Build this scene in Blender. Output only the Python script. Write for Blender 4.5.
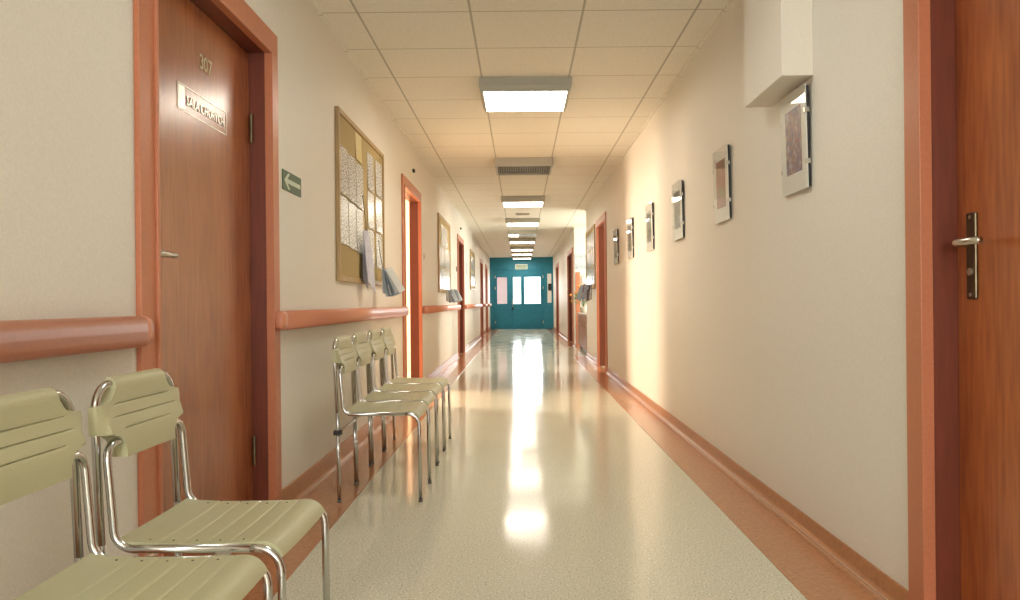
import bpy, bmesh, math, random
from mathutils import Vector, Matrix
random.seed(7)
for o in list(bpy.data.objects): bpy.data.objects.remove(o)
SC = bpy.context.scene
COL = SC.collection
PI = math.pi

# ---------------------------------------------------------------- camera
cam_d = bpy.data.cameras.new('camera'); cam = bpy.data.objects.new('camera', cam_d); COL.objects.link(cam)
cam.matrix_world = (Matrix.Translation((-0.025, 0, 0.92)) @ Matrix.Rotation(math.radians(90), 4, 'X')
                    @ Matrix.Rotation(math.radians(-0.55), 4, 'Z'))
cam_d.sensor_width = 36; cam_d.lens = 782/1020*36
cam_d.shift_x = -11/1020; cam_d.shift_y = 2.5/1020
cam_d.clip_start = 0.02; cam_d.clip_end = 200
SC.camera = cam
# ---------------------------------------------------------------- world, exposure, daylight
w = bpy.data.worlds.new('world'); SC.world = w; w.use_nodes = True
w.node_tree.nodes['Background'].inputs[0].default_value = (0.93, 0.97, 1.0, 1)
w.node_tree.nodes['Background'].inputs[1].default_value = 4.0
SC.view_settings.view_transform = 'Standard'; SC.view_settings.look = 'None'
SC.view_settings.gamma = 1; SC.view_settings.use_curve_mapping = False
SC.view_settings.exposure = 0.64
LAMP = 12.0
def area(name, loc, rot, sx, sy, power, col):
    d = bpy.data.lights.new(name, 'AREA'); d.shape = 'RECTANGLE'; d.size = sx; d.size_y = sy
    d.energy = power; d.color = col
    o = bpy.data.objects.new(name, d); o.location = loc; o.rotation_euler = rot; COL.objects.link(o); return o
# daylight standing in the window of each side space
area('daylight_room_west', (-4.02, 8.35, 1.45), (0, -PI/2, 0), 1.3, 0.9, 185, (1.0, 0.80, 0.60))
area('daylight_room_east', (4.02, 10.1, 1.45), (0, PI/2, 0), 1.3, 0.9, 90, (1.0, 0.93, 0.80))
area('daylight_alcove', (3.14, 14.6, 1.45), (0, PI/2, 0), 1.2, 1.6, 50, (0.95, 1.0, 0.88))
area('fill_behind', (0.0, -3.9, 1.5), (PI/2, 0, 0), 1.7, 1.5, 45, (0.93, 0.98, 1.0))  # cool fill added behind the camera, its source is unseen
area('daylight_end', (0.3, 29.7, 1.5), (-PI/2, 0, 0), 1.8, 1.4, 110, (0.95, 1.0, 1.0))

# ---------------------------------------------------------------- materials
def new_mat(name):
    m = bpy.data.materials.new(name); m.use_nodes = True
    return m, m.node_tree, m.node_tree.nodes['Principled BSDF']
def N(nt, t, **k):
    n = nt.nodes.new(t)
    for a, b in k.items(): setattr(n, a, b)
    return n
def coords(nt, scale=(1, 1, 1)):
    tc = N(nt, 'ShaderNodeTexCoord'); mp = N(nt, 'ShaderNodeMapping')
    mp.inputs['Scale'].default_value = scale
    nt.links.new(tc.outputs['Object'], mp.inputs['Vector']); return mp.outputs[0]
def mix_col(nt, fac, a, b):
    m = N(nt, 'ShaderNodeMix', data_type='RGBA')
    nt.links.new(fac, m.inputs[0])
    for s, v in ((6, a), (7, b)):
        if isinstance(v, (tuple, list)): m.inputs[s].default_value = (*v[:3], 1)
        else: nt.links.new(v, m.inputs[s])
    return m.outputs[2]
def noise(nt, vec, scale, detail=3):
    n = N(nt, 'ShaderNodeTexNoise'); n.inputs['Scale'].default_value = scale; n.inputs['Detail'].default_value = detail
    nt.links.new(vec, n.inputs['Vector']); return n.outputs['Fac']
def ramp(nt, fac, a, b):
    r = N(nt, 'ShaderNodeMapRange'); r.inputs[1].default_value = a; r.inputs[2].default_value = b
    nt.links.new(fac, r.inputs[0]); return r.outputs[0]
def bump(nt, h, p, strength, dist=0.002):
    b = N(nt, 'ShaderNodeBump'); b.inputs['Strength'].default_value = strength; b.inputs['Distance'].default_value = dist
    nt.links.new(h, b.inputs['Height']); nt.links.new(b.outputs[0], p.inputs['Normal'])
def simple(name, c, rough=0.5, metal=0.0, var=0.08, ns=40, bmp=0.0, spec=0.5, scale=(1,1,1), coat=0.0):
    m, nt, p = new_mat(name)
    v = coords(nt, scale); f = ramp(nt, noise(nt, v, ns), 0.3, 0.7)
    lo = tuple(x*(1-var) for x in c); hi = tuple(min(1, x*(1+var)) for x in c)
    nt.links.new(mix_col(nt, f, lo, hi), p.inputs['Base Color'])
    p.inputs['Roughness'].default_value = rough; p.inputs['Metallic'].default_value = metal
    p.inputs['Specular IOR Level'].default_value = spec
    p.inputs['Coat Weight'].default_value = coat
    if bmp: bump(nt, f, p, bmp)
    return m
M = {}
M['room_wall'] = simple('room_paint', (0.80, 0.60, 0.45), 0.6, var=0.02)
M['wall'] = simple('wall_paint', (0.82, 0.765, 0.675), 0.55, var=0.04, ns=160, bmp=0.25, spec=0.3)
M['bulkhead'] = simple('bulkhead_paint', (0.80, 0.73, 0.63), 0.6, var=0.02, ns=120)
M['casing'] = simple('salmon_casing', (0.53, 0.185, 0.09), 0.38, var=0.05, ns=90)
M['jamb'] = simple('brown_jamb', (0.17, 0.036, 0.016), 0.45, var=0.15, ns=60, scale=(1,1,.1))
M['jamb_lit'] = simple('brown_jamb_lit', (0.17, 0.045, 0.019), 0.4, var=0.08, ns=60, scale=(1,1,.1))  # copy of the brown jamb for open doors, daylight put into its colour
M['rail'] = simple('salmon_rail', (0.62, 0.235, 0.13), 0.35, var=0.04, ns=80)
M['base'] = simple('terracotta_lino', (0.45, 0.20, 0.085), 0.28, var=0.14, ns=60)
M['band'] = simple('terracotta_band', (0.52, 0.245, 0.12), 0.15, var=0.12, ns=60)
M['weld'] = simple('pale_weld', (0.62, 0.42, 0.28), 0.3)
M['chrome'] = simple('chrome', (0.56, 0.56, 0.55), 0.16, 1.0, var=0.02)
M['steel'] = simple('brushed_steel', (0.6, 0.56, 0.48), 0.3, 1.0, var=0.05)
M['brass'] = simple('aged_brass', (0.13, 0.10, 0.06), 0.35, 0.9, var=0.2)
M['plastic'] = simple('olive_plastic', (0.50, 0.475, 0.29), 0.42, var=0.035, ns=300, bmp=0.08)
M['black'] = simple('black_plastic', (0.015, 0.014, 0.013), 0.45)
M['greycap'] = simple('grey_rubber', (0.16, 0.14, 0.12), 0.6)
M['screw'] = simple('dark_screw', (0.14, 0.12, 0.08), 0.5)
M['white'] = simple('white_plastic', (0.74, 0.73, 0.68), 0.4, var=0.02)
M['housing'] = simple('lamp_housing', (0.44, 0.42, 0.35), 0.45, var=0.02)
M['grille'] = simple('vent_grille', (0.30, 0.27, 0.20), 0.5)
M['grille_dark'] = simple('vent_dark', (0.12, 0.11, 0.09), 0.6)
M['teal'] = simple('teal_paint', (0.013, 0.205, 0.31), 0.5, var=0.08, ns=8)
M['teal2'] = simple('teal_panel', (0.011, 0.185, 0.28), 0.6, var=0.08, ns=8)
M['frame_wood'] = simple('pine_frame', (0.40, 0.26, 0.11), 0.4, var=0.12, ns=30, scale=(1,1,.2))
M['cork'] = simple('cork', (0.42, 0.31, 0.13), 0.8, var=0.14, ns=260, bmp=0.2)
M['yellow'] = simple('cream_paper', (0.66, 0.55, 0.26), 0.5, var=0.03)
M['green'] = simple('green_sign', (0.022, 0.10, 0.045), 0.4)
M['signwhite'] = simple('sign_white', (0.58, 0.66, 0.52), 0.5)
M['silver'] = simple('silver_letters', (0.66, 0.65, 0.58), 0.3, 0.6)
M['gold'] = simple('gold_digits', (0.52, 0.42, 0.26), 0.35, 0.3)
M['string'] = simple('dark_cord', (0.05, 0.07, 0.11), 0.7)
M['lilac'] = simple('lilac_paper', (0.56, 0.56, 0.66), 0.6, var=0.04)
M['bluepaper'] = simple('pale_blue_paper', (0.50, 0.56, 0.60), 0.5, var=0.10, ns=30)
M['greyleaf'] = simple('grey_leaflet', (0.22, 0.27, 0.33), 0.5)
M['mount'] = simple('picture_mount', (0.84, 0.83, 0.78), 0.6, var=0.02)
M['cabinet'] = simple('cabinet_wood', (0.26, 0.10, 0.045), 0.4, var=0.2, ns=30, scale=(1,1,.1))
M['worktop'] = simple('pale_worktop', (0.42, 0.32, 0.24), 0.35)
M['leaf'] = simple('leaf', (0.07, 0.16, 0.035), 0.5, var=0.3)
M['flower'] = simple('flower', (0.75, 0.30, 0.05), 0.6, var=0.3, ns=60)
M['pot'] = simple('pale_pot', (0.62, 0.60, 0.52), 0.4)
M['clockface'] = simple('clock_face', (0.8, 0.8, 0.74), 0.4, var=0.01)
M['door_grey'] = simple('grey_brown_door', (0.20, 0.125, 0.085), 0.3, var=0.12, ns=20, scale=(1,1,.1))
M['pinkwall'] = simple('pink_wall', (0.82, 0.62, 0.60), 0.6)

def wood(name, a, b, rough=0.3):
    m, nt, p = new_mat(name)
    v = coords(nt, (1, 1, 0.09)); v2 = coords(nt, (1, 1, 0.35))
    n1 = noise(nt, v, 70, 6); n2 = noise(nt, v2, 5, 3)
    wv = N(nt, 'ShaderNodeMath', operation='ADD'); nt.links.new(n1, wv.inputs[0]); nt.links.new(n2, wv.inputs[1])
    f = ramp(nt, wv.outputs[0], 0.72, 1.28)
    nt.links.new(mix_col(nt, f, a, b), p.inputs['Base Color'])
    p.inputs['Roughness'].default_value = rough; p.inputs['Coat Weight'].default_value = 0.35; p.inputs['Coat Roughness'].default_value = 0.2
    bump(nt, n1, p, 0.06, 0.001)
    return m
M['wood'] = wood('cherry_veneer', (0.245, 0.062, 0.018), (0.40, 0.122, 0.036), 0.27)
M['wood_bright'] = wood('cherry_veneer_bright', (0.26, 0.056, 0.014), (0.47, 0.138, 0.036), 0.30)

def floor_mat():
    m, nt, p = new_mat('speckled_lino')
    v = coords(nt)
    s1 = ramp(nt, noise(nt, v, 150, 2), 0.42, 0.58); s2 = ramp(nt, noise(nt, v, 55, 3), 0.42, 0.58)
    c1 = mix_col(nt, s1, (0.50, 0.48, 0.35), (0.88, 0.87, 0.73))
    c2 = mix_col(nt, s2, (0.70, 0.68, 0.53), c1)
    nt.links.new(c2, p.inputs['Base Color'])
    r = ramp(nt, noise(nt, v, 3, 2), 0.3, 0.7)
    rr = N(nt, 'ShaderNodeMapRange'); rr.inputs[3].default_value = 0.09; rr.inputs[4].default_value = 0.14
    nt.links.new(r, rr.inputs[0]); nt.links.new(rr.outputs[0], p.inputs['Roughness'])
    p.inputs['Specular IOR Level'].default_value = 0.42
    bump(nt, noise(nt, v, 2.2, 1), p, 0.25, 0.004)
    return m
M['floor'] = floor_mat()
def ceiling_mat():
    m, nt, p = new_mat('ceiling_tiles')
    tc = N(nt, 'ShaderNodeTexCoord'); sp = N(nt, 'ShaderNodeSeparateXYZ'); nt.links.new(tc.outputs['Object'], sp.inputs[0])
    def line(axis, off, wdt):
        a = N(nt, 'ShaderNodeMath', operation='ADD'); nt.links.new(sp.outputs[axis], a.inputs[0]); a.inputs[1].default_value = off + 60
        b = N(nt, 'ShaderNodeMath', operation='PINGPONG'); nt.links.new(a.outputs[0], b.inputs[0]); b.inputs[1].default_value = 0.3
        c = N(nt, 'ShaderNodeMath', operation='LESS_THAN'); nt.links.new(b.outputs[0], c.inputs[0]); c.inputs[1].default_value = wdt*.8
        return c.outputs[0]
    lx = line('X', 0.28, 0.008); ly = line('Y', -0.56, 0.006)
    mx = N(nt, 'ShaderNodeMath', operation='MAXIMUM'); nt.links.new(lx, mx.inputs[0]); nt.links.new(ly, mx.inputs[1])
    f = ramp(nt, noise(nt, tc.outputs['Object'], 90, 4), 0.3, 0.7)
    tile = mix_col(nt, f, (0.80, 0.75, 0.65), (0.90, 0.85, 0.75))
    nt.links.new(mix_col(nt, mx.outputs[0], tile, (0.50, 0.46, 0.37)), p.inputs['Base Color'])
    p.inputs['Roughness'].default_value = 0.75
    iv = N(nt, 'ShaderNodeMath', operation='SUBTRACT'); iv.inputs[0].default_value = 1; nt.links.new(mx.outputs[0], iv.inputs[1])
    bump(nt, iv.outputs[0], p, 0.5, 0.003)
    return m
M['ceiling'] = ceiling_mat()
def glass_mat(name, base=0.04):
    m = bpy.data.materials.new(name); m.use_nodes = True; nt = m.node_tree; nt.nodes.clear()
    out = N(nt, 'ShaderNodeOutputMaterial'); mx = N(nt, 'ShaderNodeMixShader'); t = N(nt, 'ShaderNodeBsdfTransparent')
    g = N(nt, 'ShaderNodeBsdfGlossy'); g.inputs['Roughness'].default_value = 0.03
    lw = N(nt, 'ShaderNodeLayerWeight'); lw.inputs[0].default_value = 0.5
    pw = N(nt, 'ShaderNodeMath', operation='POWER'); nt.links.new(lw.outputs['Facing'], pw.inputs[0]); pw.inputs[1].default_value = 5
    fr = N(nt, 'ShaderNodeMapRange'); fr.inputs[3].default_value = 0.03; fr.inputs[4].default_value = 0.8; nt.links.new(pw.outputs[0], fr.inputs[0])
    t.inputs[0].default_value = (0.99, 0.995, 0.99, 1)
    nt.links.new(fr.outputs[0], mx.inputs[0]); nt.links.new(t.outputs[0], mx.inputs[1]); nt.links.new(g.outputs[0], mx.inputs[2])
    nt.links.new(mx.outputs[0], out.inputs[0]); return m
M['glass'] = glass_mat('clear_glass')
def emit(name, c, s):
    m, nt, p = new_mat(name)
    v = coords(nt); f = ramp(nt, noise(nt, v, 60), 0.2, 0.8)
    p.inputs['Base Color'].default_value = (0.8, 0.8, 0.75, 1)
    nt.links.new(mix_col(nt, f, tuple(x*.96 for x in c), c), p.inputs['Emission Color'])
    p.inputs['Emission Strength'].default_value = s; return m
M['diffuser_cool'] = emit('lit_diffuser_cool', (0.90, 0.97, 0.92), LAMP*.55)
M['diffuser'] = emit('lit_diffuser', (1.0, 0.90, 0.76), LAMP)
def paper_mat(name, bg, ink, fx, fz):
    """Sheets of print: rows of short dark marks; the pattern belongs to the paper."""
    m, nt, p = new_mat(name)
    v = coords(nt, (1, fx, fz)); n1 = noise(nt, v, 1.0, 3)
    f = ramp(nt, n1, 0.46, 0.56)
    nt.links.new(mix_col(nt, f, bg, ink), p.inputs['Base Color']); p.inputs['Roughness'].default_value = 0.22
    return m
M['print'] = paper_mat('printed_sheet', (0.80, 0.80, 0.76), (0.34, 0.34, 0.34), 40, 110)
M['print2'] = paper_mat('printed_sheet_grey', (0.74, 0.75, 0.72), (0.2, 0.21, 0.23), 22, 50)
def art(name, cols, sc=24):
    m, nt, p = new_mat(name)
    v = coords(nt); r = N(nt, 'ShaderNodeValToRGB')
    f = noise(nt, v, sc, 5); nt.links.new(f, r.inputs[0])
    e = r.color_ramp.elements; e[0].position = 0.33; e[0].color = (*cols[0], 1); e[1].position = 0.68; e[1].color = (*cols[-1], 1)
    for i, c in enumerate(cols[1:-1]):
        q = e.new(0.33 + 0.35*(i+1)/(len(cols)-1)); q.color = (*c, 1)
    nt.links.new(r.outputs[0], p.inputs['Base Color']); p.inputs['Roughness'].default_value = 0.45
    return m
ART = [art('floral_print', [(0.04,0.05,0.13), (0.20,0.21,0.38), (0.26,0.09,0.08), (0.34,0.32,0.34), (0.42,0.45,0.62)], 38),
       art('red_print', [(0.20,0.22,0.10), (0.36,0.14,0.10), (0.42,0.17,0.15), (0.50,0.30,0.26)], 9),
       art('dark_print', [(0.03,0.035,0.03), (0.12,0.13,0.11), (0.35,0.36,0.32)], 14),
       art('grey_print', [(0.05,0.06,0.06), (0.20,0.21,0.19), (0.40,0.40,0.34)], 18),
       art('brown_print', [(0.06,0.06,0.04), (0.20,0.16,0.11), (0.30,0.28,0.22)], 12),
       art('green_print', [(0.02,0.03,0.02), (0.10,0.12,0.08), (0.26,0.27,0.22)], 14)]
M['poster'] = art('grey_poster', [(0.34,0.38,0.42), (0.52,0.56,0.58), (0.72,0.72,0.68)], 10)
M['colour_leaflets'] = art('coloured_leaflets', [(0.30,0.05,0.04), (0.10,0.10,0.20), (0.45,0.42,0.38), (0.08,0.05,0.10)], 30)

# ---------------------------------------------------------------- mesh helpers
def obj(name, bm, mat, parent=None, smooth=False, bevel=0.0):
    me = bpy.data.meshes.new(name); bmesh.ops.recalc_face_normals(bm, faces=bm.faces); bm.to_mesh(me); bm.free()
    for mt in (mat if isinstance(mat, list) else [mat]): me.materials.append(mt)
    o = bpy.data.objects.new(name, me); COL.objects.link(o)
    if parent: o.parent = parent
    if smooth:
        for p in me.polygons: p.use_smooth = True
    if bevel:
        b = o.modifiers.new('bevel', 'BEVEL'); b.width = bevel; b.segments = 2; b.limit_method = 'ANGLE'
    return o
def thing(name, label, cat, loc=(0,0,0), rz=0, group=None):
    o = bpy.data.objects.new(name, None); COL.objects.link(o); o.location = loc; o.rotation_euler = (0,0,rz)
    o.empty_display_size = 0.1
    return tag(o, label, cat, group)
def tag(o, label, cat, group=None):
    o['label'] = label; o['category'] = cat
    if group: o['group'] = group
    return o
def struct(name, bm, mat, **k):
    o = obj(name, bm, mat, **k); o['kind'] = 'structure'; return o
def sroot(name, loc=(0,0,0)):
    o = bpy.data.objects.new(name, None); COL.objects.link(o); o.location = loc; o['kind'] = 'structure'; return o
def box(bm, x0, x1, y0, y1, z0, z1):
    if x0 > x1: x0, x1 = x1, x0
    if y0 > y1: y0, y1 = y1, y0
    vs = [bm.verts.new((x, y, z)) for x in (x0, x1) for y in (y0, y1) for z in (z0, z1)]
    for f in ((0,1,3,2), (4,6,7,5), (0,4,5,1), (2,3,7,6), (0,2,6,4), (1,5,7,3)): bm.faces.new([vs[i] for i in f])
def B(*a):
    bm = bmesh.new(); box(bm, *a); return bm
def fillet(pts, rads, seg=7):
    out = [Vector(pts[0])]
    for i in range(1, len(pts)-1):
        a, b, c = map(Vector, pts[i-1:i+2]); r = rads[i-1]
        if r <= 0: out.append(b); continue
        d1 = (a-b).normalized(); d2 = (c-b).normalized(); ang = d1.angle(d2)
        if ang > PI-0.02: out.append(b); continue
        t = r/math.tan(ang/2); t = min(t, (a-b).length*.98, (c-b).length*.98); r2 = t*math.tan(ang/2)
        ctr = b + (d1+d2).normalized()*(r2/math.sin(ang/2))
        p1 = b+d1*t; p2 = b+d2*t; v1 = p1-ctr; v2 = p2-ctr; th = v1.angle(v2); ax = v1.cross(v2).normalized()
        for k in range(seg+1): out.append(ctr + Matrix.Rotation(th*k/seg, 3, ax) @ v1)
    out.append(Vector(pts[-1])); return out
def tube(bm, pts, r, n=12, cap=True):
    pts = [Vector(p) for p in pts]; rings = []; up = None
    for i, p in enumerate(pts):
        d = ((pts[min(i+1, len(pts)-1)]-p).normalized() + (p-pts[max(i-1, 0)]).normalized()).normalized()
        if up is None: up = d.orthogonal().normalized()
        else: up = (up - d*up.dot(d)).normalized()
        s = d.cross(up); rr = r[i] if isinstance(r, (list, tuple)) else r
        rings.append([bm.verts.new(p + (up*math.cos(2*PI*k/n) + s*math.sin(2*PI*k/n))*rr) for k in range(n)])
    for a, b in zip(rings, rings[1:]):
        for k in range(n): bm.faces.new((a[k], a[(k+1) % n], b[(k+1) % n], b[k]))
    if cap: bm.faces.new(rings[0]); bm.faces.new(rings[-1])
def T(pts, r, n=12):
    bm = bmesh.new(); tube(bm, pts, r, n); return bm
def prism(bm, prof, y0, y1):
    """(x,z) outline swept along y"""
    a = [bm.verts.new((x, y0, z)) for x, z in prof]; b = [bm.verts.new((x, y1, z)) for x, z in prof]
    n = len(prof)
    for i in range(n): bm.faces.new((a[i], a[(i+1) % n], b[(i+1) % n], b[i]))
    bm.faces.new(a); bm.faces.new(b)
def lathe(bm, prof, n=20, ctr=(0,0,0)):
    rings = [[bm.verts.new((ctr[0]+r*math.cos(2*PI*k/n), ctr[1]+r*math.sin(2*PI*k/n), ctr[2]+z)) for k in range(n)] for r, z in prof]
    for a, b in zip(rings, rings[1:]):
        for k in range(n): bm.faces.new((a[k], a[(k+1) % n], b[(k+1) % n], b[k]))
    bm.faces.new(rings[0]); bm.faces.new(rings[-1])
def text_part(name, s, size, mat, parent, origin, side=-1, depth=0.0015, xs=1.0):
    """lettering on a wall plane; side -1 = left wall (faces +x), reads towards +y"""
    c = bpy.data.curves.new('tmp', 'FONT'); c.body = s; c.size = size; c.extrude = depth; c.offset = size*0.012
    t = bpy.data.objects.new('tmp', c); COL.objects.link(t)
    dg = bpy.context.evaluated_depsgraph_get(); me = bpy.data.meshes.new_from_object(t.evaluated_get(dg)); bpy.data.objects.remove(t)
    me.materials.clear(); me.materials.append(mat)
    if side == -1: R = Matrix(((0,0,1,0), (xs,0,0,0), (0,1,0,0), (0,0,0,1)))
    else: R = Matrix(((xs,0,0,0), (0,0,-1,0), (0,1,0,0), (0,0,0,1)))
    me.transform(Matrix.Translation(origin) @ R); me.name = name
    o = bpy.data.objects.new(name, me); COL.objects.link(o); o.parent = parent; return o

# ---------------------------------------------------------------- dimensions
WX, CZ, YE, YB = 1.085, 2.47, 26.9, -4.0
WT = 0.10                               # wall thickness
CW = 0.09                              # casing width
# door openings (inner edges of the opening) per side
DL = [(2.242, 3.30), (7.07, 8.19), (13.17, 14.38), (20.42, 21.55), (23.45, 24.5)]
DR = [(1.02, 2.135), (10.16, 11.22), (16.6, 18.3), (22.9, 24.3)]
DZ = 1.992
# ---------------------------------------------------------------- shell
def wall(name, side, x, spans, openings):
    bm = bmesh.new(); x1 = x + side*WT
    for a, b in spans:
        y = a
        for o0, o1 in [o for o in openings if a <= o[0] < b]:
            box(bm, x, x1, y, o0, 0, CZ); box(bm, x, x1, o0, o1, DZ, CZ); y = o1
        box(bm, x, x1, y, b, 0, CZ)
    return struct(name, bm, M['wall'])
wall('wall_left', -1, -WX, [(YB, YE)], DL)
wall('wall_right', 1, WX, [(YB, 13.2), (16.1, YE)], DR)
bm = bmesh.new(); box(bm, -4.3, 4.3, YB-.1, 30.2, -.06, 0); struct('floor', bm, M['floor'])
bm = bmesh.new(); box(bm, -4.3, 4.3, YB-.1, 30.2, CZ, CZ+.06); struct('ceiling', bm, M['ceiling'])
# back wall behind the camera, with an unseen window added for the fill light
bm = bmesh.new()
for a in ((-WX, -.85, 0, CZ), (.85, WX, 0, CZ), (-.85, .85, 0, .75), (-.85, .85, 2.25, CZ)): box(bm, a[0], a[1], YB-.1, YB, a[2], a[3])
struct('wall_back', bm, M['wall'])
# rooms behind the two open doors
def room(name, side, y0, y1, wy0, wy1, mat):
    bm = bmesh.new(); xi = side*(WX+WT); xo = side*4.1
    box(bm, xi, xo, y0-.1, y0, 0, CZ); box(bm, xi, xo, y1, y1+.1, 0, CZ)
    for a, b, c, d in ((y0-.1, wy0, 0, CZ), (wy1, y1+.1, 0, CZ), (wy0, wy1, 0, .75), (wy0, wy1, 2.15, CZ)):
        box(bm, xo, xo+side*.1, a, b, c, d)
    struct(name, bm, mat)
room('wall_west_room', -1, 6.0, 10.6, 7.85, 8.85, M['room_wall'])
room('wall_east_room', 1, 8.6, 12.6, 9.6, 10.6, M['room_wall'])
# alcove on the right
bm = bmesh.new()
box(bm, WX+WT, 3.3, 16.1, 16.2, 0, CZ); box(bm, WX+WT, 3.3, 13.1, 13.2, 0, CZ)
for a, b, c, d in ((13.1, 13.7, 0, CZ), (15.5, 16.2, 0, CZ), (13.7, 15.5, 0, .8), (13.7, 15.5, 2.1, CZ)): box(bm, 3.3, 3.4, a, b, c, d)
struct('wall_alcove', bm, M['wall'])
# vestibule past the teal partition
bm = bmesh.new()
for sx in (-1, 1): box(bm, sx*WX, sx*(WX+.1), YE, 30, 0, CZ)
for a in ((-WX, -.95, 0, CZ), (.95, WX, 0, CZ), (-.95, .95, 0, .55), (-.95, .95, 2.2, CZ)): box(bm, a[0], a[1], 29.9, 30, a[2], a[3])
box(bm, -.93, -.5, 28.2, 28.3, 0, CZ)
struct('wall_vestibule', bm, M['pinkwall'])
def window(name, cx, y0, y1, z0, z1, axis='x'):
    bm = bmesh.new(); f = .05
    def bb(a0, a1, c0, c1):
        if axis == 'x': box(bm, cx-.03, cx+.03, a0, a1, c0, c1)
        else: box(bm, a0, a1, cx-.03, cx+.03, c0, c1)
    bb(y0, y0+f, z0, z1); bb(y1-f, y1, z0, z1); bb(y0+f, y1-f, z0, z0+f); bb(y0+f, y1-f, z1-f, z1)
    m = (y0+y1)/2; bb(m-.03, m+.03, z0+f, z1-f)
    struct(name, bm, M['white'])
window('window_1', -4.15, 7.85, 8.85, .75, 2.15); window('window_2', 4.15, 9.6, 10.6, .75, 2.15)
window('window_3', 3.35, 13.7, 15.5, .8, 2.1); window('window_4', YB-.05, -.85, .85, .75, 2.25, 'y')  # the back-wall window is unseen, added to go with the fill
window('window_5', 29.95, -.95, .95, .55, 2.2, 'y')
# coved skirting and border band
def skirting(name, side, y0, y1, bandw, hb=.1):
    bm = bmesh.new(); s = side; x = s*WX; r = .03
    prof = [(x, hb), (x-s*.007, hb)] + [(x-s*(.007+r-r*math.cos(t)), .003+r-r*math.sin(t)) for t in [PI/2*k/6 for k in range(7)]][0:]
    prof += [(x-s*bandw, .003), (x-s*bandw, 0), (x, 0)]
    prism(bm, prof, y0, y1)
    # vertical part vs. flat band carry their two tones
    bm.faces.ensure_lookup_table()
    for f in bm.faces:
        c = f.calc_center_median(); f.material_index = 1 if (abs(c.x) < WX-.045 and c.z < .02) else 0
    o = struct(name, bm, [M['base'], M['band']])
    bm = bmesh.new(); xw = x-s*.0175; tube(bm, [(xw, y0+.002, .0155), (xw, y1-.002, .0155)], .0022, 6)
    w_ = obj('weld_bead', bm, M['weld'], o)
    return o
e = CW
for a, b in ((YB, DL[0][0]-e), (DL[0][1]+e, DL[1][0]-e), (DL[1][1]+e, DL[2][0]-e), (DL[2][1]+e, DL[3][0]-e), (DL[3][1]+e, DL[4][0]-e), (DL[4][1]+e, YE-.06)):
    skirting('baseboard_left', -1, a, b, .27, .108)
for a, b in ((DR[0][1]+e, DR[1][0]-e), (DR[1][1]+e, 13.2), (16.1, DR[2][0]-e), (DR[2][1]+e, DR[3][0]-e), (DR[3][1]+e, YE-.06)):
    skirting('baseboard_right', 1, a, b, .24, .078)
for a, b, s, wd in [(d[0]-e, d[1]+e, -1, .27) for d in DL] + [(d[0]-e, d[1]+e, 1, .24) for d in DR]:
    struct('trim_1', B(s*(WX-wd), s*(WX+.02), a, b, 0, .003), M['band'])
# wall-ceiling angle strips
for s in (-1, 1):
    bm = bmesh.new()
    if s < 0: box(bm, -WX, -WX+.02, YB, YE-.06, CZ-.012, CZ)
    else:
        box(bm, WX-.02, WX, YB, 13.2, CZ-.012, CZ); box(bm, WX-.02, WX, 16.1, YE-.06, CZ-.012, CZ)
    struct('trim_2', bm, M['ceiling'])
# boxed-in duct on the right wall
struct('trim_3', B(WX-.12, WX, 2.945, 3.43, 1.765, CZ-.012), M['bulkhead'], bevel=.003)

# ---------------------------------------------------------------- doors
def casing(bm, s, y0, y1):
    """flat architrave with a stepped inner edge"""
    x = s*WX; t = .016; t2 = .024
    for a, b in ((y0-CW, y0), (y1, y1+CW)): box(bm, x, x-s*t, a, b, 0, DZ)
    box(bm, x, x-s*t, y0-CW, y1+CW, DZ, DZ+CW)
    for a, b in ((y0-.004, y0+.012), (y1-.012, y1+.004)): box(bm, x+s*.010, x-s*t2, a, b, 0, DZ+.004)
    box(bm, x+s*.010, x-s*t2, y0-.004, y1+.004, DZ-.012, DZ+.004)
def lining(bm, s, y0, y1):
    x0 = s*(WX+.010); x1 = s*(WX+WT)
    box(bm, x0, x1, y0, y0+.012, 0, DZ-.012); box(bm, x0, x1, y1-.012, y1, 0, DZ-.012); box(bm, x0, x1, y0, y1, DZ-.012, DZ)
def door(n, s, y0, y1, leafmat=None, open_=False, jm='jamb'):
    r = sroot('door_%d' % n, (s*WX, (y0+y1)/2, 0)); inv = Matrix.Translation((-s*WX, -(y0+y1)/2, 0))
    def put(name, bm, mat, parent=r, **k):
        bmesh.ops.transform(bm, matrix=inv, verts=bm.verts); return obj(name, bm, mat, parent, **k)
    bm = bmesh.new(); casing(bm, s, y0, y1); put('casing', bm, M['casing'], bevel=.002)
    bm = bmesh.new(); lining(bm, s, y0, y1); put('jamb', bm, M[jm])
    xf = s*(WX+.075)
    if leafmat and not open_:
        put('door_leaf', B(xf, s*(WX+.115), y0+.014, y1-.014, .006, DZ-.014), leafmat, bevel=.0015)
    if open_:                                       # leaf swung back into the room, hinged at the near jamb
        put('door_leaf', B(s*(WX+WT+.02), s*(WX+WT+1.05), y0-.045, y0-.005, .008, DZ-.03), leafmat)
    return r, put
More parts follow.
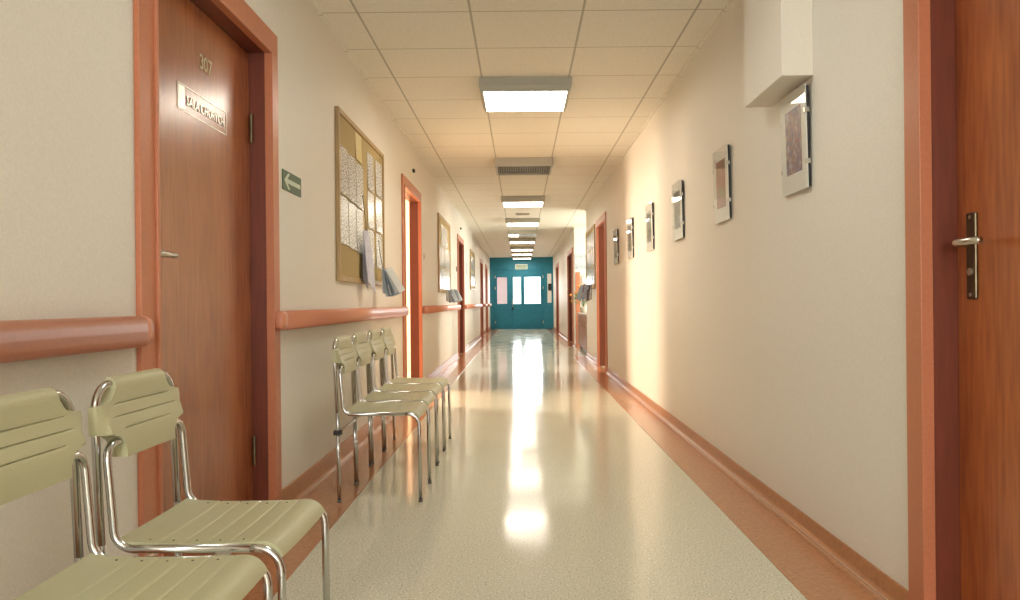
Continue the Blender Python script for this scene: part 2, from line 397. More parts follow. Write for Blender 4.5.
def lever(put, r, s, yneck, z, ydir, plate, ln=.115):
    xf = s*(WX+.075); xo = xf-s*.052
    bm = bmesh.new(); tube(bm, fillet([(xf, yneck, z), (xo, yneck, z), (xo, yneck+ydir*ln, z)], [.014]), .0095, 10)
    h = put('lever_handle', bm, M['steel'], smooth=True)
    if plate:
        bm = bmesh.new(); box(bm, xf, xf-s*.009, yneck-.021, yneck+.021, z-.147, z+.08)
        p = put('lock_plate', bm, M['brass'], bevel=.004)
        bm = bmesh.new(); tube(bm, [(xf-s*.008, yneck, z-.075), (xf-s*.013, yneck, z-.075)], .010, 12)
        put('keyhole', bm, M['steel'])
        for dz in (-.135, .068):
            put('plate_screw', T([(xf-s*.008, yneck, z+dz), (xf-s*.011, yneck, z+dz)], .005, 8), M['steel'])
    else:
        put('rose', T([(xf, yneck, z), (xf-s*.008, yneck, z)], .024, 20), M['steel'])
r1, put1 = door(1, -1, *DL[0], M['wood']); lever(put1, r1, -1, 2.365, 1.078, 1, False, .09)
bm = bmesh.new(); tube(bm, [(-WX-.062, 3.273, .25), (-WX-.062, 3.273, .37)], .007, 8); tube(bm, [(-WX-.062, 3.273, 1.6), (-WX-.062, 3.273, 1.72)], .007, 8)
put1('hinge', bm, M['brass'])
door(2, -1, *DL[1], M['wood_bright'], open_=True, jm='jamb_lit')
for k in (2, 3, 4):
    r, p = door(k+1, -1, *DL[k], M['wood']); lever(p, r, -1, DL[k][0]+.12, 1.078, 1, True)
r, p = door(6, 1, *DR[0], M['wood_bright']); lever(p, r, 1, 2.045, 1.064, -1, True)
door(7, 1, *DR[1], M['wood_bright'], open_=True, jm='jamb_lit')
for k in (2, 3):
    r, p = door(6+k, 1, *DR[k], M['door_grey']); lever(p, r, 1, DR[k][0]+.12, 1.076, 1, True)
# room number and name plate fixed on door 307
xf = -WX-.075
num = thing('door_number', 'pale metal digits 307 high on the nearest left wooden door', 'door number', (xf, 2.86, 1.795))
text_part('digits', '307', .074, M['gold'], num, (.0016, -.085, -.03), -1)
np_ = thing('name_plate', 'silver-lettered name plate on the wooden door numbered 307', 'name plate', (xf, 2.80, 1.617))
bm = bmesh.new(); ya, yb, za, zb = -.205, .225, -.04, .05; t = .0035
for a in ((ya, yb, za, za+t), (ya, yb, zb-t, zb), (yb-t, yb, za+t, zb-t), (ya, ya+t, za+t, zb-t)): box(bm, 0, .002, *a)
obj('border', bm, M['silver'], np_)
obj('emblem', B(0, .002, ya+.006, ya+.055, za+.006, zb-.006), M['silver'], np_)
text_part('lettering', 'SALA CHORYCH', .046, M['silver'], np_, (.0016, -.135, -.012), -1, xs=.98)

# ---------------------------------------------------------------- handrails on the left wall
def handrail(y0, y1, label, round0=True, round1=True):
    r = thing('handrail', label, 'handrail', (-WX, (y0+y1)/2, .852), 0, 'salmon handrails along the left wall')
    L = (y1-y0)/2; cx = .036; hx, hz = .0195, .042
    def ring(y, k):
        pts = []
        for i in range(20):
            a = 2*PI*i/20; ca, sa = math.cos(a), math.sin(a)
            px = math.copysign(abs(ca)**.75, ca)*hx*1.35; pz = math.copysign(abs(sa)**.6, sa)*hz
            pts.append((cx+px*k, y, pz*k))
        return pts
    def loft(bm, st):
        rs = [[bm.verts.new(p) for p in ring(y, k)] for y, k in st]
        for a, b in zip(rs, rs[1:]):
            for i in range(20): bm.faces.new((a[i], a[(i+1) % 20], b[(i+1) % 20], b[i]))
        bm.faces.new(rs[0]); bm.faces.new(rs[-1])
    capl = .05
    bm = bmesh.new(); loft(bm, [(-L+capl, 1), (L-capl, 1)]); obj('rail', bm, M['rail'], r, smooth=True)
    for sg in (-1, 1):
        bm = bmesh.new()
        loft(bm, [(sg*(L-capl), 1.0)] + [(sg*(L-capl*(1-math.sin(t))), max(.3, math.cos(t)**.4)) for t in (.2, .5, .8, 1.0, 1.2, 1.38, 1.5)])
        obj('end_cap', bm, M['rail'], r, smooth=True)
    n = max(2, int((y1-y0)/1.2)+1)
    for i in range(n):
        y = -L+.2 + (2*L-.4)*i/(n-1)
        obj('bracket', B(0, .02, y-.03, y+.03, -.022, .022), M['rail'], r, bevel=.003)
handrail(-1.6, 2.145, 'salmon handrail nearest the camera, above the two closest chairs')
handrail(3.30, 6.99, 'salmon handrail between door 307 and the open door, above four chairs')
handrail(8.27, 13.05, 'salmon handrail past the open left door, below the second notice board')
handrail(14.5, 20.3, 'salmon handrail beyond the third left door, far down the corridor')
handrail(21.67, 23.33, 'short salmon handrail between the last two left doors')
handrail(24.62, 26.7, 'farthest salmon handrail, ending beside the teal partition')

# ---------------------------------------------------------------- chairs
HW = .182; TR = .0088
def make_backrest():
    bm = bmesh.new()
    zb, zt = .588, .762
    lens = {0: .105, 1: .13, 2: .115}; zc = [.650, .677, .704]
    zs = set()
    for k in range(23): zs.add(round(zb + (zt-zb)*k/22, 5))
    for z0 in zc:
        zs = {z for z in zs if abs(z-z0) > .0045}
        for d in (-.004, -.0016, 0, .0016, .004): zs.add(round(z0+d, 5))
    zs = sorted(zs)
    full = HW+.0135
    def half(z):
        for e0, e1, sg in ((.706, .735, 1), (.645, .616, -1)):
            d = (z-e0)*sg
            if d > 0:
                if d < .006: return full - .045*(d/.006)**.6
                return full - .045 - .033*math.sqrt(min(1, (d-.006)/.030))
        return full
    us = [math.sin(PI/2*(-1+2*k/26)) for k in range(27)]
    def lean(z): return -.014*(z-.42)/.34
    def xf(y, z):
        t = max(0, min(1, (.715-z)/.10)); t = t*t*(3-2*t)
        x = .0175 + .018*t - .005*(1-(y/HW)**2)             # gently hollow front, lower edge set forward
        if abs(y) > HW-.008: x = min(x, .020) - .008*((abs(y)-(HW-.008))/.0215)**2
        if z > zt-.016: x -= .014*((z-(zt-.016))/.016)**2
        for q, z0 in enumerate(zc):
            if abs(y) < lens[q]: x -= .0045*max(0, 1-abs(z-z0)/.0018)
        return x+lean(z)
    def xb(y, z):
        t = max(0, min(1, (.64-z)/.035))
        x = -.0125 + .010*t
        if abs(y) > HW-.008: x += .006*((abs(y)-(HW-.008))/.0215)**2
        if z > zt-.016: x += .006*((z-(zt-.016))/.016)**2
        return x+lean(z)
    F = [[bm.verts.new((xf(u*half(z), z), u*half(z), z)) for u in us] for z in zs]
    K = [[bm.verts.new((xb(u*half(z), z), u*half(z), z)) for u in us] for z in zs]
    nz, nu = len(zs), len(us)
    for i in range(nz-1):
        for j in range(nu-1):
            bm.faces.new((F[i][j], F[i][j+1], F[i+1][j+1], F[i+1][j])); bm.faces.new((K[i][j], K[i+1][j], K[i+1][j+1], K[i][j+1]))
        for j in (0, nu-1): bm.faces.new((F[i][j], F[i+1][j], K[i+1][j], K[i][j]))
    for j in range(nu-1):
        for i in (0, nz-1): bm.faces.new((F[i][j], F[i][j+1], K[i][j+1], K[i][j]))
    return bm
def make_seat():
    bm = bmesh.new(); path = []
    gro = [.115, .165, .215, .265, .315]
    xs = set(round(.028+.307*k/40, 5) for k in range(41))
    for g in gro:
        xs = {x for x in xs if abs(x-g) > .004}; xs |= {g-.003, g, g+.003}
    for x in sorted(xs):
        z = .421 - .006*math.sin(PI*(x-.028)/.34) + (.004*(1-(x-.028)/.03) if x < .058 else 0)
        if any(abs(x-g) < 1e-6 for g in gro): z -= .0022
        path.append((x, z, 0.0))
    x0, z0 = path[-1][0], path[-1][1]
    for k in range(1, 11):
        t = k/10*math.radians(72); path.append((x0+.048*math.sin(t), z0-.048*(1-math.cos(t)), t))
    wy = HW-.006; ys = [-wy + 2*wy*k/14 for k in range(15)]
    top, bot = [], []
    for x, z, t in path:
        top.append([bm.verts.new((x, y, z-.003*(1-(y/wy)**2))) for y in ys])
        bot.append([bm.verts.new((x-.011*math.sin(t), y, z-.011*math.cos(t)-.003*(1-(y/wy)**2))) for y in ys])
    n, m = len(path), len(ys)
    for i in range(n-1):
        for j in range(m-1):
            bm.faces.new((top[i][j], top[i+1][j], top[i+1][j+1], top[i][j+1])); bm.faces.new((bot[i][j], bot[i][j+1], bot[i+1][j+1], bot[i+1][j]))
        for j in (0, m-1): bm.faces.new((top[i][j], top[i+1][j], bot[i+1][j], bot[i][j]))
    for j in range(m-1):
        for i in (0, n-1): bm.faces.new((top[i][j], top[i][j+1], bot[i][j+1], bot[i][j]))
    return bm
def make_chair():
    t = thing('waiting_chair', '', 'chair')
    obj('seat', make_seat(), M['plastic'], t, smooth=True).data.set_sharp_from_angle(angle=math.radians(40))
    obj('backrest', make_backrest(), M['plastic'], t, smooth=True).data.set_sharp_from_angle(angle=math.radians(40))
    # rear legs run up and meet in an arch behind the backrest
    h = HW
    bm = bmesh.new()
    tube(bm, fillet([(0, -h, .415), (-.014, -h, .748), (-.014, h, .748), (0, h, .415)], [.062, .062]), TR)
    obj('back_hoop', bm, M['chrome'], t, smooth=True)
    # the seat tube: side rails, turned up at the back and joined below the backrest
    bm = bmesh.new(); zt = .406
    tube(bm, fillet([(.315, -h, zt), (.030, -h, zt), (.012, -h, .624), (.012, h, .624), (.030, h, zt), (.315, h, zt)], [.042, .034, .034, .042]), TR)
    obj('seat_tube', bm, M['chrome'], t, smooth=True)
    for sg in (-1, 1):
        obj('leg', T(fillet([(.315, sg*h, zt), (.378, sg*h, zt), (.382, sg*h, .012)], [.052]), TR), M['chrome'], t, smooth=True)
        obj('leg', T([(.006, sg*h, .012), (0, sg*h, .415)], TR), M['chrome'], t, smooth=True)
        for x in (.382, .006):
            obj('foot_cap', T([(x, sg*h, 0), (x, sg*h, .012)], TR+.001), M['greycap'], t, smooth=True)
        for x in (.09, .14, .19, .24, .29):
            z = .421 - .006*math.sin(PI*(x-.028)/.34)
            obj('screw', T([(x, sg*(HW-.028), z-.004), (x, sg*(HW-.028), z+.0006)], .0026, 8), M['screw'], t)
    obj('crossbar', T([(.003, -h, .325), (.003, h, .325)], .0075), M['steel'], t, smooth=True)
    return t
def dup(root):
    r = root.copy(); COL.objects.link(r)
    for ch in list(root.children):
        c = ch.copy(); COL.objects.link(c); c.parent = r
    return r
chair0 = make_chair()
CH = [(-.916, 1.385, 0, 'olive plastic chrome-legged chair nearest the camera, cut off by the left frame edge', 'the two nearest waiting chairs'),
      (-.912, 1.825, 0, 'olive plastic chrome-legged chair standing in front of the wooden door 307', 'the two nearest waiting chairs'),
      (-.880, 3.80, 0, 'olive chrome-legged chair at the near end of the row of four, black rear-leg clamp', 'row of four waiting chairs'),
      (-.890, 4.235, 0, 'olive chrome-legged chair, second from the near end of the row of four', 'row of four waiting chairs'),
      (-.893, 4.67, 0, 'olive chrome-legged chair, third from the near end of the row of four', 'row of four waiting chairs'),
      (-.895, 5.10, 0, 'olive chrome-legged chair at the far end of the row of four, nearest the open door', 'row of four waiting chairs')]
chairs = []
src = [chair0] + [dup(chair0) for _ in CH[1:]]
for c, (x, y, rz, lab, g) in zip(src, CH):
    c.location = (x, y, .0035); c.rotation_euler = (0, 0, rz); c['label'] = lab; c['group'] = g; chairs.append(c)
bm = B(-.017, .021, -HW-.013, -HW+.014, .312, .334); obj('clamp', bm, M['black'], chairs[2], bevel=.003)

# ---------------------------------------------------------------- wall sign, switches, sensors
sg = thing('direction_sign', 'small green escape sign with white arrow pointing left beside door 307', 'sign', (-WX, 3.63, 1.482))
obj('panel', B(0, .004, -.145, .145, -.045, .045), M['green'], sg)
bm = bmesh.new()
def arrow_poly(bm, pts, x0, x1):
    a = [bm.verts.new((x0, y, z)) for y, z in pts]; b = [bm.verts.new((x1, y, z)) for y, z in pts]
    bm.faces.new(a); bm.faces.new(b)
    for i in range(len(pts)): bm.faces.new((a[i], a[(i+1) % len(pts)], b[(i+1) % len(pts)], b[i]))
arrow_poly(bm, [(-.125, 0), (-.068, .036), (-.040, .036), (-.080, .010), (.125, .010), (.125, -.010), (-.080, -.010), (-.040, -.036), (-.068, -.036)], .004, .0055)
obj('arrow', bm, M['signwhite'], sg)
def switch(y, z, s, label, mat='white', sz=.04):
    r = thing('light_switch', label, 'switch', (s*WX, y, z))
    obj('plate', B(0, -s*.010, -sz, sz, -sz, sz), M[mat], r, bevel=.003)
    obj('rocker', B(-s*.010, -s*.015, -sz*.6, sz*.6, -sz*.6, sz*.6), M['steel'], r, bevel=.002)
switch(8.55, 1.43, -1, 'white light switch on the left wall past the open door')
switch(12.86, 1.48, -1, 'dark light switch on the left wall before the third door', 'grille_dark')
for y, lab in ((7.75, 'small black sensor high on the left wall above the open door'), (13.8, 'small black sensor high on the left wall above the third door')):
    r = thing('wall_sensor', lab, 'sensor', (-WX, y, 2.235))
    obj('body', B(0, .02, -.03, .03, -.016, .016), M['black'], r, bevel=.003)
    obj('lens', T([(.02, 0, 0), (.024, 0, 0)], .009), M['grille_dark'], r)

# ---------------------------------------------------------------- notice boards
def board(s, y0, y1, z0, z1, label):
    cy = (y0+y1)/2; r = thing('notice_board', label, 'notice board', (s*WX, cy, z0)); L = (y1-y0)/2; H = z1-z0; f = .032
    d = -s
    obj('cork_panel', B(0, d*.014, -L+f, L-f, f, H-f), M['cork'], r)
    bm = bmesh.new()
    box(bm, 0, d*.024, -L, -L+f, 0, H); box(bm, 0, d*.024, L-f, L, 0, H); box(bm, 0, d*.024, -L+f, L-f, 0, f); box(bm, 0, d*.024, -L+f, L-f, H-f, H)
    obj('frame', bm, M['frame_wood'], r, bevel=.004)
    return r
def sheet(s, y0, z0, wy, hz, mat, label, group=None, off=.0145, curl=.006, name='paper_sheet', cat='paper'):
    bm = bmesh.new(); n = 5; d = -s; g = []
    for k in (0, 1):
        g.append([[bm.verts.new((d*(curl*(1-j/n)**2 + .0008*k), -wy/2+wy*i/2, hz*j/n)) for i in range(3)] for j in range(n+1)])
    a, b = g
    for j in range(n):
        for i in range(2):
            bm.faces.new((a[j][i], a[j][i+1], a[j+1][i+1], a[j+1][i])); bm.faces.new((b[j][i], b[j+1][i], b[j+1][i+1], b[j][i+1]))
        for i in (0, 2): bm.faces.new((a[j][i], a[j+1][i], b[j+1][i], b[j][i]))
    for i in range(2):
        for j in (0, n): bm.faces.new((a[j][i], a[j][i+1], b[j][i+1], b[j][i]))
    o = obj(name, bm, mat); o.location = (s*(WX-off), y0+wy/2, z0); o.rotation_euler = (random.uniform(-.01, .01), 0, 0)
    return tag(o, label, cat, group)
def strung(s, y, ztop, zpin, w_, h_, n, mat, label, group=None, spread=.035, fan=.9, name='hanging_leaflets', cat='leaflets', lift=.02):
    """leaflets on a cord, fanned out from the wall"""
    r = thing(name, label, cat, (s*(WX-.026), y, ztop), 0, group); d = -s
    obj('cord', T([(0, 0, zpin-ztop), (d*.012, .004, (zpin-ztop)*.5), (d*(lift+spread*.5), 0, -.004)], .0022, 6), M['string'], r)
    obj('pin', T([(-d*.002, 0, zpin-ztop), (d*.008, 0, zpin-ztop)], .006, 8), M['steel'], r)
    rr = random.Random(int(y*100)); m0 = mat
    for k in range(n):
        t = k/max(1, n-1); ang = fan*t; hh = h_*rr.uniform(.86, 1.04)
        bm = bmesh.new(); box(bm, -.0007, .0007, 0, w_, -hh, 0)
        bmesh.ops.subdivide_edges(bm, edges=[e_ for e_ in bm.edges if abs(e_.verts[0].co.z-e_.verts[1].co.z) > .01], cuts=4)
        if n > 2:          # narrow folded leaflets swinging out from the wall
            yaw = Matrix.Rotation(-d*rr.uniform(.6, 1.4), 4, 'Z'); tilt = Matrix.Rotation(-d*ang*.45, 4, 'Y')
            bmesh.ops.transform(bm, matrix=Matrix.Translation((d*(lift+w_*.5+.045*t), .012*math.sin(5*k)-.004*k, 0)) @ tilt @ yaw @ Matrix.Translation((0, -w_*.5, 0)), verts=bm.verts)
        else:
            for v in bm.verts:
                y_ = v.co.y; q = -v.co.z/h_
                v.co = Vector((v.co.x + d*(lift + y_*math.sin(ang) + .03*t*q), -w_*.35 + y_*(.35+.65*math.sin(min(1, q*1.4)*PI*.62))*math.cos(ang), v.co.z - .5*y_*q))
        mat = [m0, M['mount'], m0, M['greyleaf']][k % 4] if n > 2 else m0
        obj('leaflet', bm, mat, r)
    return r
B1 = board(-1, 4.49, 5.98, 1.055, 2.06, 'wide pine-framed cork notice board full of printed lists above the row of chairs')
pos = ['near column', 'second column', 'third column', 'fourth column']
G1 = 'printed lists on the nearest notice board'
for c in range(3):
    for q in range(2):
        sheet(-1, 4.535+.228*c, 1.86-.293*(q+1)-.012*c, .214, .285, M['print'],
              'printed white list on the nearest board, %s from its left edge, %s row' % (['first', 'second', 'third'][c], ['upper', 'lower'][q]), G1)
sheet(-1, 4.98, 1.845, .185, .175, M['yellow'], 'blank cream note pinned above the lists on the nearest board')
for c, yy in enumerate((5.36, 5.66)):
    for q in range(3):
        sheet(-1, yy, 1.975-.265*(q+1), .22 if c == 0 else .25, .255, M['print'],
              'printed sheet in the %s of the two right-hand columns on the nearest board, %s' % (['left', 'right'][c], ['topmost', 'middle', 'lowest'][q]), G1, off=.0145)
strung(-1, 5.14, 1.40, 1.63, .17, .34, 2, M['lilac'], 'lilac leaflet hanging on a dark cord below the lists of the nearest board', spread=.02, fan=.12, lift=.012)
strung(-1, 5.70, 1.175, 1.38, .048, .20, 22, M['bluepaper'], 'thick fanned bunch of pale blue leaflets hanging off the nearest board', spread=.02, fan=1.15)
B2 = board(-1, 10.0, 11.6, 1.06, 2.08, 'second notice board on the left wall, between open door and third door')
for c in range(5):
    for q in range(3):
        if (c, q) in ((0, 0), (4, 0)): continue
        sheet(-1, 10.08+.29*c, 1.98-.29*(q+1), .21, .275, M['print2'] if (c+q) % 2 else M['print'],
              'grey printed sheet in column %s, row %s of the second left board' % (['one', 'two', 'three', 'four', 'five'][c], ['one', 'two', 'three'][q]), 'printed sheets on the second board')
for k in range(4):
    strung(-1, 10.55+.24*k, 1.10, 1.2, .07, .17, 9, M['bluepaper'], 'pale leaflet bunch hanging below the second left board, number %s from its near end' % ['one', 'two', 'three', 'four'][k], 'leaflet bunches under the second board', spread=.03, fan=1.0)
B3 = board(-1, 16.3, 17.7, 1.2, 2.05, 'farthest notice board on the left wall')
for c in range(4):
    for q in range(2):
        sheet(-1, 16.38+.32*c, 1.95-.33*(q+1), .22, .3, M['print2'], 'printed sheet on the farthest left board, column %s, %s row' % (['one', 'two', 'three', 'four'][c], ['upper', 'lower'][q]), 'printed sheets on the farthest left board')
sheet(-1, 15.1, 1.4, .42, .32, M['poster'], 'small grey poster on the left wall before the farthest board', off=.001, name='wall_poster', cat='poster')
B4 = board(1, 11.55, 13.05, 1.12, 2.07, 'notice board on the right wall between the open door and the alcove')
for c in range(5):
    for q in range(3):
        sheet(1, 11.62+.28*c, 2.0-.27*(q+1), .21, .255, M['print2'], 'printed sheet on the right wall board, column %s, row %s' % (['one', 'two', 'three', 'four', 'five'][c], ['one', 'two', 'three'][q]), 'printed sheets on the right board')
for k in range(3):
    strung(1, 11.75+.30*k, 1.18, 1.3, .08, .24, 8, M['colour_leaflets'], 'dark coloured leaflets hanging under the right wall board, bunch %s from its near end' % ['one', 'two', 'three'][k], 'leaflet bunches under the right board', spread=.02, fan=.7)

# ---------------------------------------------------------------- pictures on the right wall
PY = [(2.965, 3.25), (4.09, 4.385), (5.27, 5.58), (6.46, 6.77), (7.63, 7.96), (8.80, 9.13)]
PL = ['framed blue and rust floral print, nearest picture, under the boxed duct', 'framed red and green print, second picture from the near door',
      'framed dark print with pale mount, third picture from the near door', 'framed grey print in the sunlit patch, fourth picture from the near door',
      'framed brown print, fifth picture, past the sunlit patch', 'framed dark green print, farthest picture, nearest the open right door']
for k, (y0, y1) in enumerate(PY):
    r = thing('framed_picture', PL[k], 'picture', (WX, (y0+y1)/2, 1.348), 0, 'framed pictures on the right wall')
    r.rotation_euler = (0, math.radians(-1.2), 0); h = .395; L = (y1-y0)/2
    obj('backing', B(-.002, -.014, -L+.006, L-.006, .006, h-.006), M['black'], r)
    obj('mount', B(-.0145, -.0165, -L, L, 0, h), M['mount'], r)
    obj('print', B(-.0166, -.0174, -L+.055, L-.055, .075, h-.065), ART[k], r)
    obj('glass', B(-.018, -.020, -L, L, 0, h), M['glass'], r)
    for sg_ in (-1, 1):
        for z in (.1, h-.1):
            bm = bmesh.new(); y = sg_*(L+.0012)
            box(bm, -.004, -.0222, y-.0012, y+.0012, z-.009, z+.009); box(bm, -.0202, -.0222, y-sg_*.012, y, z-.009, z+.009)
            obj('clip', bm, M['steel'], r)

# ---------------------------------------------------------------- ceiling fixtures
def ceiling_lamp(y, label, lit=1.0, mat='diffuser'):
    r = thing('ceiling_lamp', label, 'ceiling light', (.02, y+.31, CZ), 0, 'square ceiling lamps down the corridor')
    bm = bmesh.new()
    o = [(-.32, -.31), (.32, -.31), (.32, .31), (-.32, .31)]; i = [(-.305, -.295), (.305, -.295), (.305, .295), (-.305, .295)]
    q = [(-.29, -.28), (.29, -.28), (.29, .28), (-.29, .28)]
    R0 = [bm.verts.new((x, yy, 0)) for x, yy in o]; R1 = [bm.verts.new((x, yy, -.055)) for x, yy in o]
    R2 = [bm.verts.new((x, yy, -.092)) for x, yy in i]; R3 = [bm.verts.new((x, yy, -.092)) for x, yy in q]; R4 = [bm.verts.new((x, yy, -.08)) for x, yy in q]
    for a, b in ((R0, R1), (R1, R2), (R2, R3), (R3, R4)):
        for k in range(4): bm.faces.new((a[k], a[(k+1) % 4], b[(k+1) % 4], b[k]))
    bm.faces.new(R0); bm.faces.new(R4)
    obj('housing', bm, M['housing'], r)
    x1 = -.289 + .578*lit
    bm = B(-.289, x1, -.279, .279, -.0895, -.0805); obj('diffuser', bm, M[mat], r)
    for k in range(3 if lit == 1 else 0):
        xx = -.289+.578*(k+1)/4
    if lit < 1: obj('louvre', B(x1+.002, .289, -.279, .279, -.0895, -.0805), M['grille'], r)
    return r
LL = [(-3.6, 'square lit ceiling lamp behind the camera'), 
      (5.38, 'large square lit ceiling lamp nearest the camera in view'), (11.35, 'second lit ceiling lamp in view, beyond the big vent'),
      (14.35, 'third lit ceiling lamp in view, past the tiny square vent')]
for y, l in LL: ceiling_lamp(y, l)
ceiling_lamp(-.6, 'square lit ceiling lamp just behind the camera', mat='diffuser_cool')
ceiling_lamp(2.38, 'square lit ceiling lamp above door 307, out of frame', mat='diffuser_cool')
ceiling_lamp(16.75, 'half-lit ceiling fixture with a dark louvre on its right', .35)
for y, l in ((18.7, 'lit ceiling lamp just beyond the half-lit fixture'), (21.5, 'third lit ceiling lamp from the teal partition'),
             (23.6, 'second lit ceiling lamp from the teal partition'), (25.8, 'last lit ceiling lamp directly before the teal partition')): ceiling_lamp(y, l)
def vent(y, w_, l_, h_, label, slats):
    r = thing('ceiling_vent', label, 'vent', (.02, y+l_/2, CZ))
    bm = bmesh.new(); f = .022
    box(bm, -w_/2, -w_/2+f, -l_/2, l_/2, -h_, 0); box(bm, w_/2-f, w_/2, -l_/2, l_/2, -h_, 0)
    box(bm, -w_/2+f, w_/2-f, -l_/2, -l_/2+f, -h_, 0); box(bm, -w_/2+f, w_/2-f, l_/2-f, l_/2, -h_, 0)
    obj('frame', bm, M['housing'], r, bevel=.002)
    obj('backing', B(-w_/2+f, w_/2-f, -l_/2+f, l_/2-f, -h_+.022, -h_+.026), M['grille_dark'], r)
    for k in range(slats):
        x = -w_/2+f + (w_-2*f)*(k+.5)/slats
        obj('slat', B(x-.003, x+.003, -l_/2+f, l_/2-f, -h_+.002, -h_+.018), M['grille'], r)
vent(8.36, .62, .60, .092, 'big square unlit ceiling vent with a grille between the first two lamps', 22)
vent(13.55, .24, .24, .012, 'tiny flush ceiling vent before the third lit lamp', 8)

# ---------------------------------------------------------------- teal partition at the far end
r = sroot('door_10', (0, YE, 0))
y0, y1 = -.05, 0.0
def tb(bm, x0, x1, z0, z1, a=y0, b=y1): box(bm, x0, x1, a, b, z0, z1)
xl0, xl1, xr1 = -.90, -.36, .73         # two leaves
zt = 2.0; w0, w1 = .88, 1.79
bm = bmesh.new()
tb(bm, -WX, xl0, 0, CZ); tb(bm, xr1, WX, 0, CZ); tb(bm, xl0, xr1, zt, CZ)
obj('partition_panel', bm, M['teal'], r)
bm = bmesh.new()
for z in (2.02,): tb(bm, xl0-.04, xr1+.04, z, z+.05, -.07, -.05)
for x in (xl0-.04, xr1): tb(bm, x, x+.04, 0, 2.02, -.07, -.05)
obj('door_frame', bm, M['teal2'], r, bevel=.003)
def leaf(x0, x1, panes):
    bm = bmesh.new(); xs = [x0]; 
    tb(bm, x0, x1, .001, w0, -.045, -.005); tb(bm, x0, x1, w1, zt, -.045, -.005)
    cur = x0
    for a, b in panes: tb(bm, cur, a, w0, w1, -.045, -.005); cur = b
    tb(bm, cur, x1, w0, w1, -.045, -.005)
    # raised lower panel frame
    for a in ((x0+.04, x1-.04, .10, .13), (x0+.04, x1-.04, .76, .79), (x0+.04, x0+.07, .13, .76), (x1-.07, x1-.04, .13, .76)): tb(bm, *a, -.052, -.045)
    lf = obj('door_leaf', bm, M['teal2'], r, bevel=.002)
    for a, b in panes: obj('pane', B(a-.004, b+.004, -.028, -.022, w0-.004, w1+.004), M['glass'], lf)
    return lf
leaf(xl0, xl1, [(-.84, -.50)])
lf = leaf(xl1, xr1, [(-.285, -.03), (.10, .65)])
bm = bmesh.new(); tube(bm, fillet([(-.31, -.05, 1.02), (-.31, -.10, 1.02), (-.31, -.10, .78), (-.31, -.05, .78)], [.02, .02]), .012, 10)
obj('pull_handle', bm, M['steel'], lf, smooth=True)
obj('lock_plate', B(-.335, -.285, -.055, -.045, .66, .76), M['black'], lf)
for x in (xl0-.005, xr1+.005):
    for z in (.25, 1.42, 1.8):
        obj('hinge', T([(x, -.08, z-.045), (x, -.08, z+.045)], .013, 8), M['steel'], r)
es = thing('exit_sign', 'small pale green sign above the teal double doors', 'sign', (.0, YE-.05, 2.145))
obj('panel', B(-.21, .21, -.03, 0, -.085, .085), M['signwhite'], es, bevel=.004)
bm = bmesh.new(); random.seed(3)
x = -.18
while x < .17: wd = random.uniform(.015, .04); box(bm, x, min(x+wd, .18), -.033, -.03, -.0, .05); x += wd+.012
box(bm, -.18, .18, -.033, -.03, -.055, -.03)
obj('lettering', bm, M['green'], es)
nt_ = thing('notice_strip', 'tall white notice on the right end of the teal partition', 'notice', (.955, YE-.05, .9))
obj('sheet', B(-.07, .07, -.004, 0, 0, 1.0), M['mount'], nt_)
obj('dark_block', B(-.045, .07, -.035, -.004, .42, .66), M['black'], nt_, bevel=.004)
# ---------------------------------------------------------------- alcove contents
for k in range(4):
    yy = 13.40+.585*k
    c = thing('low_cabinet', 'low brown cabinet in the alcove, %s of four from the near side' % ['first', 'second', 'third', 'fourth'][k], 'cabinet', (1.275, yy+.29, 0), 0, 'low cabinets in the alcove')
    obj('body', B(-.145, .19, -.285, .285, .06, .68), M['cabinet'], c)
    obj('plinth', B(-.12, .17, -.27, .27, 0, .06), M['black'], c)
    for a, b in ((-.28, -.004), (.004, .28)):
        d_ = obj('door', B(-.163, -.147, a, b, .07, .67), M['cabinet'], c, bevel=.002)
        yk = b-.03 if a < -.1 else a+.03
        obj('knob', T([(-.163, yk, .5), (-.18, yk, .5)], .009, 8), M['steel'], d_)
tag(obj('worktop', B(1.10, 1.475, 13.38, 15.76, .6805, .71), M['worktop'], bevel=.003), 'pale worktop lying over the four low alcove cabinets', 'worktop')
tag(obj('upright_panel', B(1.10, 1.185, 15.98, 16.095, .0, 1.53), M['casing'], bevel=.003), 'narrow tall orange panel against the alcove end wall', 'panel')
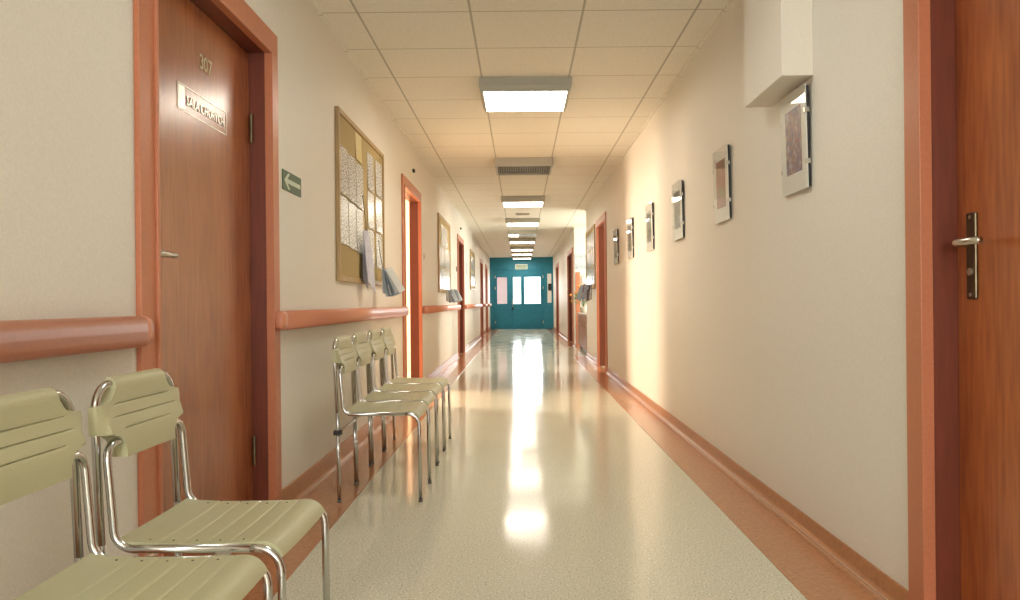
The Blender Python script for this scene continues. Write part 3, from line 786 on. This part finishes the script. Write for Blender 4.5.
r = thing('flower_pot', 'potted plant with orange flowers on the alcove worktop', 'plant', (1.19, 15.25, .71))
bm = bmesh.new(); lathe(bm, [(.055, 0), (.075, .11), (.08, .12), (.072, .12), (.068, .105)]); obj('pot', bm, M['pot'], r, smooth=True)
bm = bmesh.new(); fl = bmesh.new(); random.seed(5)
st = bmesh.new()
for k in range(46):
    a = random.uniform(0, 2*PI); el = random.uniform(.3, 1.45); L = random.uniform(.2, .5)
    tip = Vector((math.cos(a)*math.cos(el)*L*.75, math.sin(a)*math.cos(el)*L, .11+math.sin(el)*L))
    mid = Vector((tip.x*.35, tip.y*.35, .11+(tip.z-.11)*.6))
    tube(st, [(0, 0, .1), mid, tip], .002, 5)
    if k % 3 == 0:
        bmesh.ops.create_icosphere(fl, subdivisions=1, radius=random.uniform(.02, .034), matrix=Matrix.Translation(tip))
    for q in range(3):
        c = mid.lerp(tip, random.uniform(.2, 1)); n = Vector((random.uniform(-1,1), random.uniform(-1,1), random.uniform(-.2,.8))).normalized()
        s_ = n.orthogonal().normalized(); l_ = random.uniform(.05, .09)
        vs = [bm.verts.new(c), bm.verts.new(c+n*l_*.5+s_*.018), bm.verts.new(c+n*l_), bm.verts.new(c+n*l_*.5-s_*.018)]; bm.faces.new(vs)
obj('foliage', bm, M['leaf'], r); obj('stems', st, M['leaf'], r); obj('flowers', fl, M['flower'], r, smooth=True)
r = thing('wall_clock', 'round white clock on the alcove end wall', 'clock', (1.315, 16.1, 1.38))
bm = bmesh.new(); tube(bm, [(0, 0, 0), (0, -.03, 0)], .095, 28); obj('rim', bm, M['steel'], r)
obj('face', T([(0, -.03, 0), (0, -.032, 0)], .084, 28), M['clockface'], r)
obj('hour_hand', B(-.004, .004, -.036, -.033, 0, .045), M['black'], r); obj('minute_hand', B(0, .065, -.036, -.033, -.003, .003), M['black'], r)
bm = B(1.09, 1.32, 16.092, 16.1, 1.59, 1.90); tag(obj('wall_poster', bm, M['poster']), 'grey-blue poster on the alcove end wall above the clock', 'poster')
